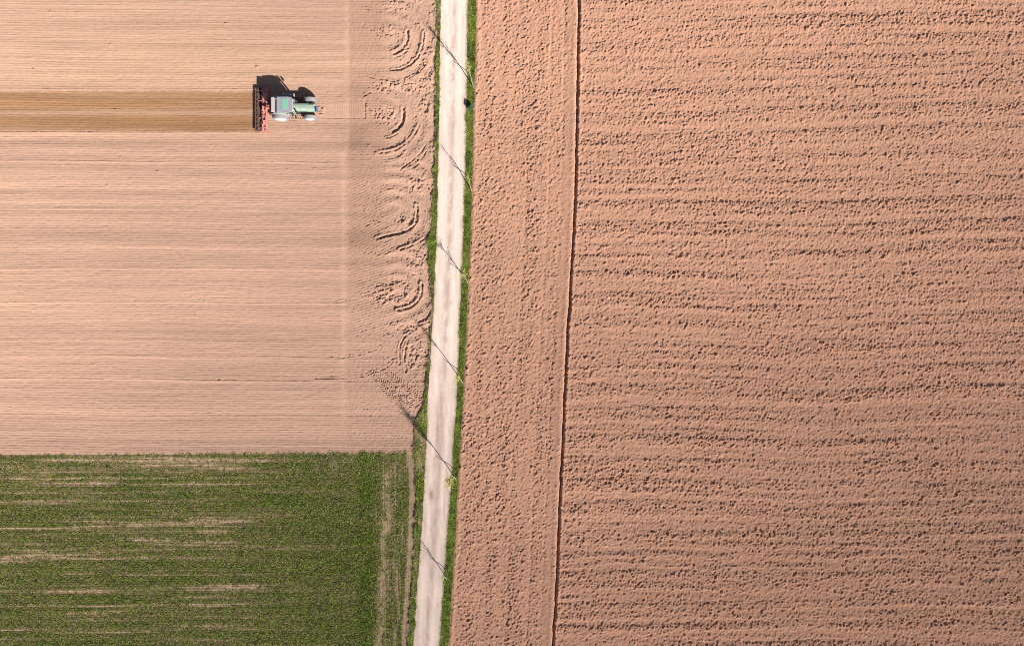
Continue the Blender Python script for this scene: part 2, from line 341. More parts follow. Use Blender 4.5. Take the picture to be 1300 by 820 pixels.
def right_field(PX, PY):
    X = PX / S; Y = PY / S
    fx = furrow_x(PY); e2 = ER2(PY)
    strip = 1 - ss(-3, 3, PX - fx)                       # between track and furrow: worked lengthwise
    wv = (fbm(PX / 260., PY / 150., 101, 2) - .5) * 15 + 0.012 * (PX - 900) + 1.5 * (fbm(PX / 25., PY / 25., 100, 2) - .5)
    yy = PY + wv
    bH = 0.50 * fbm(PX / 260., yy / 7., 102, 2) + 0.5 * fbm(PX / 60., yy / 4., 103, 3) + .10 * np.cos(2 * np.pi * yy / 29.5) + .07 * np.cos(2 * np.pi * yy / 13.1 + 1) * fbm(PX / 90., PY / 40., 99, 2)
    bV = 0.6 * fbm((PX - (fx - 730)) / 9., PY / 150., 104, 2) + 0.4 * fbm(PX / 5., PY / 40., 105, 2)
    band = bH * (1 - strip) + bV * strip
    k = 0.12 + 0.76 * ss(0.28, 0.76, band)
    fine = (fbm(X / 0.19, Y / 0.19, 111, 3, .7) - .5)
    c1 = clods(X, Y, 0.36, 120, 0.40 + 0.50 * k, 0.03, 0.24, .30, .70, -.95)
    c2 = clods(X, Y, 0.24, 130, 0.8, 0.03, 0.17, .35, .8, -.95) + .5 * clods(X, Y, 0.8, 135, .3, .04, .3, .2, .5, -.8)
    pit = clods(X, Y, 0.46, 140, 0.10 + 0.28 * k, 0.04, 0.24, .18, .50, -.95)
    calm = np.exp(-((PX - fx + 9) / 6.) ** 2)            # rolled berm along the furrow
    edgef = ss(0, 5, PX - e2)
    rel = (0.60 + 0.45 * k) * (1 - 0.66 * calm)
    rel = rel * (.8 + .4 * fbm(PX / 70., PY / 25., 169, 2))
    h = rel * (0.75 * c1 + 0.75 * c2 - 0.9 * pit + fine * 0.30)
    h += (0.22 * (bH - .5) + 0.014 * np.cos(2 * np.pi * yy / 13.1)) * (1 - strip) + 0.06 * (bV - .5) * strip
    h += 0.05 * calm
    for off, dep in ((-17.5, .05), (-34, .06), (-62, .05)):
        h -= dep * np.exp(-((PX - fx - off) / 1.6) ** 2) * strip
    dfu = PX - fx
    rag = 0.6 + 0.8 * vn(PX / 2.5, PY / 2.5, 150)
    h += -0.46 * np.exp(-(np.abs(dfu) / (1.55 * rag)) ** 3) + 0.10 * np.exp(-((dfu + 5.0) / 2.6) ** 2) + 0.10 * rag * np.exp(-((dfu - 3.4) / 1.6) ** 2)
    h = h * edgef + 0.10 * np.exp(-((PX - e2 - 3) / 2.2) ** 2) * (0.5 + vn(PX / 3, PY / 5, 151)) 
    h = h * ss(0, 1.0, PX - e2)
    v = 1 + 0.07 * (fbm(PX / 240., PY / 90., 161, 3) - .5) * 2 - 0.07 * (k - .5) + 0.10 * (fbm(PX / 3.5, PY / 3.5, 162, 2) - .5) * 2
    c = SOIL_R[None, None, :] * v[..., None]
    c = c * (1 + .16 * (h2(np.floor(PX / 3.3 + .6 * vn(PX / 4, PY / 4, 166)), np.floor(PY / 2.6), 167) - .5) * ss(.3, .7, vn(PX / 9., PY / 9., 168)))[..., None]
    oran = ss(.4, .75, fbm(PX / 5., PY / 5., 163, 3))[..., None]
    c = c * (1 + oran * np.array([0.03, 0.0, -0.05]))
    # light falloff painted into the soil colour: lighter north, darker south and east
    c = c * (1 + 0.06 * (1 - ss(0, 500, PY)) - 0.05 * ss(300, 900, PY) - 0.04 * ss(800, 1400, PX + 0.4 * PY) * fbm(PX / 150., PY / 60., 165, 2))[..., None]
    crust = 0.35 * np.exp(-((PX - 1262) / 30.) ** 2 - ((PY - 727) / 6.) ** 2) * ss(.4, .7, fbm(PX / 5, PY / 2, 164, 2))
    c = c * (1 + crust[..., None])
    return h, c

SPOTS = [(577, 15, 2, 5, .5), (576, 8, 1.5, 4, .3), (573, 186, 2, 3, .3), (573, 200, 2, 9, .35), (571, 295, 2, 5, .35), (572, 385, 2, 4, .45), (569, 250, 2, 2, .25), (560, 518, 3, 28, .45), (556, 548, 3, 24, .6), (553, 590, 3, 12, .35), (552, 612, 2, 4, .4), (548, 628, 3, 8, .75), (547, 672, 2, 3, .4), (544, 700, 5, 6, .3), (590, 128, 3, 7, .4), (566, 470, 1.2, 10, .4), (570, 600, 4, 12, .15)]
def road(PX, PY):
    a = ER0(PY); b = ER1(PY); t = (PX - a) / (b - a)
    X = PX / S; Y = PY / S
    tracks = np.exp(-((t - .27) / .11) ** 2) + np.exp(-((t - .74) / .11) ** 2)
    h = 0.03 - 0.03 * tracks + 0.02 * (fbm(X / .25, Y / .9, 201, 3) - .5) + 0.008 * (fbm(X / .12, Y / .12, 202, 2) - .5)
    ew = np.minimum(t, 1 - t)
    h += 0.05 * (1 - ss(0, .08, ew))
    v = 0.90 + 0.09 * tracks + 0.16 * (fbm(PX / 3.0, PY / 26., 203, 3) - .5) * 2 + 0.07 * (fbm(PX / 2.2, PY / 2.2, 204, 3) - .5) * 2
    v -= 0.09 * ss(420, 640, PY) + 0.0
    c = np.array([0.720, 0.580, 0.495])[None, None, :] * v[..., None]
    dirt = np.zeros_like(t)
    for (x, y, rx, ry, s) in SPOTS:
        dirt = np.maximum(dirt, s * np.exp(-((PX - x) / rx) ** 2 - ((PY - y) / ry) ** 2))
    dirt = dirt * (0.5 + 1.1 * fbm(PX / 2.2, PY / 4., 205, 2))
    dirt = np.maximum(dirt, 0.42 * np.exp(-((t - .5) / .10) ** 2) * ss(.40, .65, fbm(PX / 5., PY / 10., 206, 3)))
    dirt = np.maximum(dirt, (1 - ss(0, .10, ew)) * 0.9 * fbm(PX / 3, PY / 5., 207, 2))
    dirt = np.maximum(dirt, 0.32 * np.exp(-((t - .5) / .09) ** 2) * ss(440, 520, PY) * (1 - .6 * ss(600, 640, PY)))
    dirt = np.clip(dirt, 0, 1)[..., None]
    c = c * (1 - dirt) + np.array([0.36, 0.22, 0.16]) * dirt
    return h, c
def verge(PX, PY, which):
    X = PX / S; Y = PY / S
    if which == 0: a, b = EL0(PY), ER0(PY)
    else: a, b = ER1(PY), ER2(PY)
    t = (PX - a) / (b - a)
    h = 0.08 * (fbm(X / .3, Y / .3, 221, 3) - .3) * ss(0, .15, t) * (1 - ss(.85, 1, t)) + 0.05 * np.where(which == 0, ss(.8, 1, t), 1 - ss(0, .2, t))
    c = np.array([0.20, 0.17, 0.10])[None, None, :] * (0.8 + 0.4 * fbm(PX / 4., PY / 4., 222, 2))[..., None]
    if which == 0:
        bare = ss(.42, .55, fbm(PX / 4., PY / 9., 223, 2)) * ss(360, 385, PY)
        c = c * (1 - bare[..., None]) + SOIL_L * bare[..., None]
    return h, c
def crop_base(px, py):
    row = fbm(px / 90., py / 1.9, 301, 2); patch = fbm(px / 130., py / 5., 302, 3)
    d = 0.66 + 1.35 * (row - .5) + 1.15 * (patch - .5)
    lf = 1 - ss(60, 330, px)
    d = d - 0.16 * lf * (1 - ss(596, 612, py)) + 0.22 * ss(300, 400, px) + 0.25 * np.exp(-((py - 655) / 8.) ** 2) + .25 * np.exp(-((py - 718) / 9.) ** 2)
    for cx, cy, rx, ry in ((275, 678, 30, 4), (330, 650, 30, 5), (195, 685, 45, 4), (370, 652, 14, 4), (240, 582, 60, 3), (60, 706, 60, 4), (130, 610, 50, 3), (448, 655, 8, 6), (300, 745, 60, 4), (120, 780, 70, 4)):
        d = d - .55 * np.exp(-((px - cx) / rx) ** 2 - ((py - cy) / ry) ** 2) * fbm(px / 5., py / 3., 312, 2) * 1.6
    return d
def streaks(px, py):
    """thin bare drill gaps of the crop, 0..1"""
    r = np.zeros(px.shape)
    for r0, st, tilt, x1 in ((601, .55, -.006, 470), (608.5, 1.0, -.006, 430), (594, .3, 0, 460), (616, .35, 0, 300), (626.5, .8, -.006, 300), (637.5, .9, -.006, 300), (648, .4, 0, 460), (656, .3, 0, 460), (671, 1.0, -.010, 385), (679, .6, -.01, 420), (684, .5, 0, 460), (691, .7, 0, 320), (698.5, .7, -.004, 440), (709.5, .7, -.002, 400), (717, .3, 0, 460), (730, .7, 0, 460), (744, .4, 0, 300), (752, .7, -.01, 460), (763, .4, 0, 350), (771, .9, -.01, 400), (786, .4, 0, 460), (800, .8, 0, 420), (812, .5, 0, 460), (830, .7, 0, 460)):
        t = py - r0 - tilt * px - 1.2 * (vn(px / 60., px * 0 + r0, 303) - .5) * 2
        r = np.maximum(r, st * np.exp(-(t / 1.25) ** 2) * np.clip(.15 + 1.1 * fbm(px / 22., px * 0 + r0, 304, 2), 0, 1) * (1 - ss(x1 - 30, x1, px)) * (.35 + .65 * (1 - ss(x1 * .6, x1, px))))
    return np.clip(r * 1.25, 0, 1)
def crop_soil(PX, PY):
    X = PX / S; Y = PY / S
    hz = 0.02 * np.cos(2 * np.pi * (PY + 2 * fbm(PX / 80., PY / 80., 3, 2)) / 3.0); vt = 0.02 * np.cos(2 * np.pi * PX / 3.0)
    w = ss(450, 458, PX)
    h = hz * (1 - w) + vt * w + 0.05 * (fbm(X / .2, Y / .2, 231, 2) - .5) + clods(X, Y, .3, 236, .25, .02, .08)
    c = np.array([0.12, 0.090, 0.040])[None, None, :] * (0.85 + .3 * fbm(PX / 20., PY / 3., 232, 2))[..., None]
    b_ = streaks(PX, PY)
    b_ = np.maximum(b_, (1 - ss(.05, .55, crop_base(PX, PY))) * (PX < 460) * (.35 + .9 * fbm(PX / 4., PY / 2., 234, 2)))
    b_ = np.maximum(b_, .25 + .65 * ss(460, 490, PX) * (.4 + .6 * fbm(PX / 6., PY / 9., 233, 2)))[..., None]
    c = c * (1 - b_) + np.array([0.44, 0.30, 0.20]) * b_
    return h, c

# ------------------------------------------------------------------ mesh sheets
def coarse(a, b, step0, grow=1.35):
    out = []; s = step0; x = a; sg = 1 if b > a else -1
    while (b - x) * sg > 0:
        s *= grow; x += sg * s; out.append(x)
    return out
PY_FINE = np.arange(-36, 856, 0.74)
PY_ALL = np.array(coarse(-36, -4500, 2)[::-1] + list(PY_FINE) + coarse(PY_FINE[-1], 5000, 2))
LEFT_DROP = -0.20
def sheet(name, PX, PY, H, C, mat, label, cat):
    ny, nx = PX.shape
    co = np.empty((ny * nx, 3), np.float32)
    co[:, 0] = ((PX - 650) / S).ravel(); co[:, 1] = ((365 - PY) / S).ravel(); co[:, 2] = H.ravel()
    i = np.arange(ny * nx).reshape(ny, nx)
    f = np.stack([i[1:, :-1], i[1:, 1:], i[:-1, 1:], i[:-1, :-1]], -1).reshape(-1, 4).astype(np.int32)
    me = bpy.data.meshes.new(name)
    me.vertices.add(len(co)); me.vertices.foreach_set('co', co.ravel())
    me.loops.add(f.size); me.loops.foreach_set('vertex_index', f.ravel())
    me.polygons.add(len(f)); me.polygons.foreach_set('loop_start', np.arange(0, f.size, 4, dtype=np.int32))
    me.polygons.foreach_set('use_smooth', np.ones(len(f), bool))
    me.update(calc_edges=True)
    at = me.color_attributes.new('tint', 'FLOAT_COLOR', 'POINT')
    cc = np.ones((len(co), 4), np.float32); cc[:, :3] = np.clip(C, 0, .95).reshape(-1, 3)
    at.data.foreach_set('color', cc.ravel())
    me.materials.append(mat)
    o = bpy.data.objects.new(name, me); COL.objects.link(o)
    tag(o, label, cat, kind='structure')
    return o
def fadeout(PX, PY):
    return ss(-260, -60, PX) * (1 - ss(1360, 1500, PX)) * ss(-160, -40, PY) * (1 - ss(860, 960, PY))
def strip_grid(lo, hi, ts, rows):
    """rows of constant py; columns interpolate between two edge curves"""
    a = lo(rows)[:, None]; b = hi(rows)[:, None]
    return a + (b - a) * ts[None, :], np.repeat(rows[:, None], len(ts), 1)

def base_left(PX, PY):
    wd = 1.6 + 6 * ss(.45, .75, fbm(PY / 9., PY * 0 + 2.2, 240, 2))
    return LEFT_DROP * (1 - ss(-1, 0.0, (PX - EL0(PY)) / wd))
# left field: from far west to the verge
cols_w = np.array(coarse(-12, -5000, 3)[::-1] + list(np.arange(-12, 420, 1.35)))
def left_grid(rows):
    n2 = 190
    ts = np.linspace(0, 1, n2)
    e = EL0(rows)[:, None]
    right = 421.2 + (e - 421.2) * ts[None, :]
    PX = np.concatenate([np.repeat(cols_w[None, :], len(rows), 0), right], 1)
    return PX, np.repeat(rows[:, None], PX.shape[1], 1)
k = int(np.searchsorted(PY_ALL, CROP_ROW))
rowsA = PY_ALL[:k + 1]; rowsB = PY_ALL[k:]
PX, PY = left_grid(rowsA); H, C = left_field(PX, PY)
nb = 1 - ss(-2.2, 0, PX - EL0(PY)); fo = fadeout(PX, PY)
sb = 1 - ss(CROP_ROW - 3, CROP_ROW, PY)
sheet('tilled_field', PX, PY, H * nb * fo * sb + base_left(PX, PY), C, M_TILL, 'finely tilled pale pink soil with combed lines and turning loops, west of the track', 'field')
PX, PY = left_grid(rowsB); H, C = crop_soil(PX, PY)
nb = 1 - ss(-2.2, 0, PX - EL0(PY)); fo = fadeout(PX, PY); sb = ss(CROP_ROW, CROP_ROW + 3, PY)
far = 1 - ss(-210, -120, PX); far = np.maximum(far, ss(870, 900, PY))
cc = C * (1 - 0.8 * far[..., None]) + np.array([.055, .075, .025]) * 0.8 * far[..., None]
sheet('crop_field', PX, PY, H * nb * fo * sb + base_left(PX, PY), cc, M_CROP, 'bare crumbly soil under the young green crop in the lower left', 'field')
# verges and road
PX, PY = strip_grid(EL0, ER0, np.linspace(0, 1, 14), PY_ALL); H, C = verge(PX, PY, 0)
sheet('verge', PX, PY, H * fadeout(PX, PY), C, M_VERG, 'narrow soil verge on the west side of the dirt track', 'verge')
PX, PY = strip_grid(ER0, ER1, np.linspace(0, 1, 46), PY_ALL); H, C = road(PX, PY)
sheet('dirt_road', PX, PY, np.where(fadeout(PX, PY) > .5, H, 0.0 * H + .05), C, M_ROAD, 'pale dusty dirt track with two wheel ruts running top to bottom', 'dirt road')
PX, PY = strip_grid(ER1, ER2, np.linspace(0, 1, 14), PY_ALL); H, C = verge(PX, PY, 1)
sheet('verge', PX, PY, H * fadeout(PX, PY), C, M_VERG, 'soil verge under the grass on the east side of the dirt track', 'verge')
# right field
PYR = PY_ALL
fine_ts = np.arange(0, 1, 0.76 / 735.)
def right_grid(rows):
    e = ER2(rows)[:, None]; x1 = 1325.0
    inner = e + (x1 - e) * fine_ts[None, :]
    outer = np.array([x1] + coarse(x1, 6000, 3))
    PX = np.concatenate([inner, np.repeat(outer[None, :], len(rows), 0)], 1)
    return PX, np.repeat(rows[:, None], PX.shape[1], 1)
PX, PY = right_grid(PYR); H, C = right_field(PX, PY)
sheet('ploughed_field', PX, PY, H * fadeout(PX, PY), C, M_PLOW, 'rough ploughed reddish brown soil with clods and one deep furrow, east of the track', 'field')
# base ground to the horizon
me = bpy.data.meshes.new('ground'); G = 6000.0; nn = 24
bm = bmesh.new(); bmesh.ops.create_grid(bm, x_segments=nn, y_segments=nn, size=G); bm.to_mesh(me); bm.free()
mg, nt, b = new_mat('far_farmland')
nz = noise(nt, 0.006, 4, .6); rp = ramp(nt, nz.outputs['Fac'], [(0.4, (.07, .09, .03)), (.5, (.36, .23, .16)), (.65, (.42, .27, .19))])
nt.links.new(rp.outputs[0], b.inputs['Base Color']); b.inputs['Roughness'].default_value = 1
me.materials.append(mg); g = bpy.data.objects.new('ground', me); COL.objects.link(g); g.location.z = -1.2
tag(g, 'open farmland reaching to the horizon', 'ground', kind='structure')

# ------------------------------------------------------------------ blades (grass, crop)
def blades(name, P, length, width, lean, C, mat, parent=None, up=None, curl=0.0):
    n = len(P)
    az = rng.uniform(0, 2 * np.pi, n); el = lean
    d = np.stack([np.cos(az) * np.cos(el), np.sin(az) * np.cos(el), np.sin(el)], 1)
    s = np.stack([-np.sin(az), np.cos(az), rng.uniform(-.4, .4, n)], 1)
    tw = width[:, None] * 0.5
    mid = P + d * (length * 0.55)[:, None]
    tip = P + d * length[:, None] - np.array([0, 0, 1.0]) * (curl * length)[:, None]
    V = np.empty((n, 4, 3)); V[:, 0] = P; V[:, 1] = mid - s * tw; V[:, 2] = tip; V[:, 3] = mid + s * tw
    f = np.arange(n * 4, dtype=np.int32)
    me = bpy.data.meshes.new(name)
    me.vertices.add(n * 4); me.vertices.foreach_set('co', V.astype(np.float32).ravel())
    me.loops.add(n * 4); me.loops.foreach_set('vertex_index', f)
    me.polygons.add(n); me.polygons.foreach_set('loop_start', np.arange(0, n * 4, 4, dtype=np.int32))
    me.update(calc_edges=True)
    at = me.color_attributes.new('tint', 'FLOAT_COLOR', 'POINT')
    cc = np.ones((n, 4, 4), np.float32); cc[..., :3] = C[:, None, :]
    at.data.foreach_set('color', cc.ravel())
    me.materials.append(mat)
    o = bpy.data.objects.new(name, me); COL.objects.link(o)
    if parent: o.parent = parent
    return o
def mixc(a, b, t): return np.asarray(a) * (1 - t[:, None]) + np.asarray(b) * t[:, None]

# young crop
n = 1500000
px = rng.uniform(-190, 527, n); py = rng.uniform(571, 870, n)
dens = np.maximum(crop_base(px, py), .12) + 1.3 * (fbm(px / 2.3, py / 1.7, 299, 2) - .5)
dens = np.clip(dens, 0.03, 1) * (0.66 + .34 * np.cos(2 * np.pi * (py + 2 * fbm(px / 80., py / 80., 3, 2)) / 3.0))
dens *= 1 - streaks(px, py)
leftish = 1 - ss(60, 330, px)
# headland rows run lengthwise
hv = px > 456
vrow = fbm(px / 2.2, py / 60., 305, 2); vp = fbm(px / 9., py / 22., 306, 3)
dv = 0.80 + 0.7 * (vrow - .5) - 0.22 * ss(480, 500, px) * (0.5 + vp * .6) - .45 * ss(.55, .7, fbm(px / 1.6, py / 30., 313, 2)) * ss(462, 485, px)
bx = 491 - 0.06 * (py - 640) + 5 * (vn(py / 16., py * 0, 307) - .5)
dv *= 1 - 0.95 * np.exp(-((px - bx) / (6.0 + 4 * (vn(py / 11., py * 0 + 3, 308) - .5))) ** 2) * ss(595, 606, py) * (0.45 + .75 * vn(px / 4, py / 5., 309))
eL = interp_ext(py, L0)
dv *= 1 - 0.97 * ss(-11.5, -8.5, px - eL + 1.5 * (vn(py / 5., px * 0, 310) - .5))
dv += .35 * (1 - ss(458, 478, px))
dens = np.where(hv, dv, dens)
for (x0, y0) in ((399, 590), (423, 592)):
    dens *= 1 - .5 * np.exp(-((px - x0 - (py - y0) * .25) / 5.) ** 2 - ((py - y0) / 12.) ** 2)
dens = np.where(px > eL - 1, 0, dens)
topm = ss(-1.5, 1.5, py - (580 - px * .011) + 2.5 * (vn(px / 3.5, py * 0, 311) - .5) * 2)
keep = rng.uniform(0, 1, n) < np.clip(dens, 0, 1) * topm * np.where((px < -60) | (py > 850), .5, 1)
px, py = px[keep], py[keep]; n = len(px)
t1 = rng.uniform(0, 1, n); pc = fbm(px / 40., py / 8., 320, 2)
cl_ = fbm(px / 2.0, py / 1.5, 298, 2); C = mixc((.028, .058, .007), (.165, .235, .020), np.clip(.5 * t1 + 2.2 * (cl_ - .4), 0, 1))
lim = ((t1 > .96) | ((vn(px / 2.2, py / 1.6, 297) > .80) & (t1 > .5)) | (rng.uniform(0, 1, n) < .42 * ss(.42, .62, pc) * (.35 + leftish[keep] * (1 - ss(596, 640, py))))) 
C[lim] = mixc((.20, .22, .04), (.50, .38, .18), rng.uniform(0, 1, lim.sum()))
for (x0, y0) in ((399, 590), (423, 592)):
    m = (np.hypot((px - x0 - (py - y0) * .25) / 6., (py - y0) / 13.) < 1) & (rng.uniform(0, 1, n) < .9 * ss(.45, .6, vn(px / 5. + py / 5., py / 2.2 - px / 6., 296)))
    C[m] = mixc((.16, .22, .10), (.26, .31, .16), rng.uniform(0, 1, m.sum()))
P = np.stack([wx(px), wy(py), np.full(n, LEFT_DROP)], 1)
w = blades('young_crop', P, rng.uniform(.10, .24, n) * (.7 + .7 * cl_), rng.uniform(.024, .044, n), rng.uniform(.35, 1.35, n), C, M_WHEAT, curl=.12)
tag(w, 'low dark green young crop growing in thin rows with bare patches', 'crop', kind='stuff')

# verge grass
def verge_grass(which, n, label):
    py = rng.uniform(-40, 860, n); t = rng.uniform(0, 1, n)
    if which == 0:
        a, b = EL0(py), ER0(py); px = a - .4 + (b - a + .3) * t
        dn = 1.0 - .75 * np.exp(-((py - 20) / 26.) ** 2)
        dn = np.where((py > 362) & (py < 465), .35, dn); dn = np.where((py > 528) & (py < 600), .62, dn) * (.55 + .9 * fbm(px / 3., py / 6., 401, 2))
        dn = np.where(py > 520, dn * (1 - .8 * np.exp(-((px - (a + (b - a) * .45)) / 1.7) ** 2) * ss(.3, .5, vn(px / 3, py / 9., 402))), dn)
        dn *= np.clip((b - a) / 8., .35, 1)
        hh = .12 + .16 * ss(.4, .7, fbm(px / 6., py / 8., 403, 2)) 
        hh = np.where(np.abs(py - 306) < 6, hh * 1.6, hh); hh = np.where(np.abs(py - 335) < 5, hh * 1.6, hh); hh = np.where(np.abs(py - 545) < 12, hh * 1.3, hh)
    else:
        a, b = ER1(py), ER2(py); px = a + .1 + (b - a - .2) * t
        dn = 1.0 * (.75 + .5 * fbm(px / 3., py / 6., 404, 2)) * (.65 + .35 * ss(0, .2, t) * (1 - ss(.92, 1, t)))
        hh = .10 + .13 * fbm(px / 5., py / 8., 405, 2)
    k = rng.uniform(0, 1, n) < dn
    px, py, hh = px[k], py[k], hh[k]; m = len(px)
    pc = fbm(px / 7., py / 22., 406 + which, 3)
    C = mixc((.065, .125, .012), (.22, .30, .03), rng.uniform(0, 1, m))
    C = C * np.clip(1 + 1.1 * (pc - .5) + 2.0 * (fbm(px / 2.2, py / 2.2, 410, 2) - .5), .25, 2)[:, None]
    y = rng.uniform(0, 1, m) < .10 + .35 * ss(.5, .7, pc) + .4 * (vn(px / 2.5, py / 2.5, 411) > .82)
    C[y] = mixc((.20, .22, .03), (.40, .36, .12), rng.uniform(0, 1, y.sum()))
    P = np.stack([wx(px), wy(py), np.full(m, 0.0)], 1)
    o = blades('verge_grass', P, hh * rng.uniform(.8, 1.6, m), rng.uniform(.018, .035, m), rng.uniform(.4, 1.3, m), C, M_BLADE, curl=.2)
    tag(o, label, 'grass', kind='stuff')
verge_grass(0, 70000, 'patchy thin grass strip along the west edge of the dirt track')
verge_grass(1, 125000, 'bright green continuous grass strip along the east edge of the dirt track')

# ------------------------------------------------------------------ mesh helpers
def tube(bm, pts, radii, seg=8):
    rings = []
    pts = [Vector(p) for p in pts]
    for i, p in enumerate(pts):
        d = (pts[min(i + 1, len(pts) - 1)] - pts[max(i - 1, 0)]).normalized()
        u = d.cross(Vector((0.31, 0.95, 0.07))).normalized(); v = d.cross(u)
        r = radii[i] if isinstance(radii, (list, tuple)) else radii
        rings.append([bm.verts.new(p + (u * math.cos(a) + v * math.sin(a)) * r) for a in [2 * math.pi * k / seg for k in range(seg)]])
    for a, b in zip(rings[:-1], rings[1:]):
        for k in range(seg): bm.faces.new((a[k], a[(k + 1) % seg], b[(k + 1) % seg], b[k]))
    bm.faces.new(rings[0][::-1]); bm.faces.new(rings[-1])
def box(bm, x0, x1, y0, y1, z0, z1, bev=0.0, taper=None):
    """box, optionally bevelled; taper=(fx,fy) shrinks the top"""
    cx, cy = (x0 + x1) / 2, (y0 + y1) / 2
    fx, fy = taper or (1, 1)
    vs = []
    for z, sx, sy in ((z0, 1, 1), (z1, fx, fy)):
        for x, y in ((x0, y0), (x1, y0), (x1, y1), (x0, y1)):
            vs.append(bm.verts.new((cx + (x - cx) * sx, cy + (y - cy) * sy, z)))
    F = [(3, 2, 1, 0), (4, 5, 6, 7), (0, 1, 5, 4), (1, 2, 6, 5), (2, 3, 7, 6), (3, 0, 4, 7)]
    fs = [bm.faces.new([vs[i] for i in f]) for f in F]
    if bev:
        es = list({e for f in fs for e in f.edges})
        bmesh.ops.bevel(bm, geom=es, offset=bev, segments=2, affect='EDGES', profile=.6)
def prism(bm, poly, axis, a0, a1, bev=0.0):
    """extrude an outline; axis 'y': poly in (x,z); axis 'x': poly in (y,z)"""
    def P(p, a): return (p[0], a, p[1]) if axis == 'y' else ((a, p[0], p[1]) if axis == 'x' else (p[0], p[1], a))
    A = [bm.verts.new(P(p, a0)) for p in poly]; B = [bm.verts.new(P(p, a1)) for p in poly]
    n = len(poly); fs = [bm.faces.new(A[::-1]), bm.faces.new(B)]
    for i in range(n): fs.append(bm.faces.new((A[i], A[(i + 1) % n], B[(i + 1) % n], B[i])))
    if bev:
        es = list({e for f in fs for e in f.edges})
        bmesh.ops.bevel(bm, geom=es, offset=bev, segments=2, affect='EDGES', profile=.6)
def lathe_y(bm, prof, seg=40, c=(0, 0, 0)):
    """closed profile [(r, y)] revolved about the Y axis"""
    rings = [[bm.verts.new((c[0] + r * math.cos(t), c[1] + y, c[2] + r * math.sin(t))) for r, y in prof] for t in [2 * math.pi * k / seg for k in range(seg)]]
    n = len(prof)
    for a, b in zip(rings, rings[1:] + rings[:1]):
        for i in range(n):
            bm.faces.new((a[i], a[(i + 1) % n], b[(i + 1) % n], b[i]))
NB = bmesh.new

# ------------------------------------------------------------------ young trees and their leaning props
def young_tree(bpx, bpy_, gtop, ztop, twigs, leaves, spread, label):
    B = Vector((wx(bpx), wy(bpy_), 0.03))
    T = Vector((wx(gtop[0]), wy(gtop[1]), ztop))
    lean = (T - B); lean.z = 0
    root = empty('young_tree', B); tag(root, label, 'tree', 'young trees along the track')
    pts = []; rad = []
    K = 9
    for i in range(K):
        t = i / (K - 1); z = ztop * t
        f = min(1, (z / 2.4)) ; f = 1 - (1 - f) ** 1.6
        w = Vector((random.uniform(-.05, .05), random.uniform(-.05, .05), 0)) if 0 < i < K - 1 else Vector((0, 0, 0))
        pts.append(Vector((lean.x * f, lean.y * f, z)) + w); rad.append(0.045 * (1 - t) ** .8 + 0.010)
    bm = NB(); tube(bm, pts, rad, 8)
    ends = []
    for i in range(twigs):
        t = random.uniform(.32, .93); a = random.uniform(0, 2 * math.pi)
        k = t * (K - 1); i0 = int(k); p = pts[i0].lerp(pts[min(i0 + 1, K - 1)], k - i0)
        L = (ztop * .30) * (1.1 - t) + .35; out = spread * random.uniform(.4, 1.0)
        q = p + Vector((math.cos(a) * out * .5, math.sin(a) * out * .5, L * .55)); e = p + Vector((math.cos(a) * out, math.sin(a) * out, L * random.uniform(.9, 1.15)))
        tube(bm, [p, q, e], [.016, .011, .005], 5); ends.append((p, q, e))
        if random.random() < .6:
            e2 = q + Vector((random.uniform(-.3, .3), random.uniform(-.3, .3), random.uniform(.2, .5))); tube(bm, [q, e2], [.009, .004], 4); ends.append((q, q.lerp(e2, .5), e2))
    obj('trunk', bm, M_BARK, root, True)
    pos = []
    for i in range(leaves):
        p, q, e = random.choice(ends); t = random.uniform(.2, 1.05)
        c = p.lerp(q, t * 2) if t < .5 else q.lerp(e, (t - .5) * 2)
        pos.append(c + Vector([random.gauss(0, .09) for _ in range(3)]))
    P = np.array([tuple(p) for p in pos]); m = len(P)
    C = mixc((.30, .30, .03), (.60, .54, .12), rng.uniform(0, 1, m))
    blades('crown', P, rng.uniform(.07, .14, m), rng.uniform(.04, .08, m), rng.uniform(-.4, .8, m), C, M_LEAF, parent=root)
    return root
def stake(foot, top, ztop, label):
    F = Vector((wx(foot[0]), wy(foot[1]), -.02)); T = Vector((wx(top[0]), wy(top[1]), ztop))
    root_bm = NB(); v = T - F
    tube(root_bm, [Vector((0, 0, 0)), v * .5, v], [.04, .036, .032], 8)
    o = obj('tree_stake', root_bm, M_WOOD, None, True, F)
    tag(o, label, 'stake', 'leaning stakes propping the young trees')
TREES = [((601.5, 112), (597.5, 99), 5.4, 26, 150, .5, 'topmost young tree, beyond the round shrub, with yellow buds and a long forked shadow'),
         ((598.7, 243), (596.0, 229), 3.7, 9, 26, .22, 'nearly bare bowed sapling, second tree from the top, its prop shadow forming a clear X'),
         ((593.5, 360), (589.5, 348), 3.5, 14, 110, .55, 'short sapling with pale yellow leaves over the track edge, third from the top'),
         ((588.0, 487), (584.0, 475), 5.9, 14, 130, .35, 'slim tree with yellow leaves, fourth from the top, its thin shadow reaching the cloddy loops'),
         ((579.5, 609), (575.0, 597), 7.1, 52, 330, .70, 'tallest twiggiest young tree, beside the crop corner, casting the longest thick shadow'),
         ((567.8, 735), (563.5, 722), 3.1, 8, 24, .25, 'small bare sapling nearest the bottom edge of the picture, by the track')]
for (b_, g_, z_, tw, lv, sp, lab) in TREES:
    young_tree(b_[0], b_[1], g_, z_, tw, lv, sp, lab)
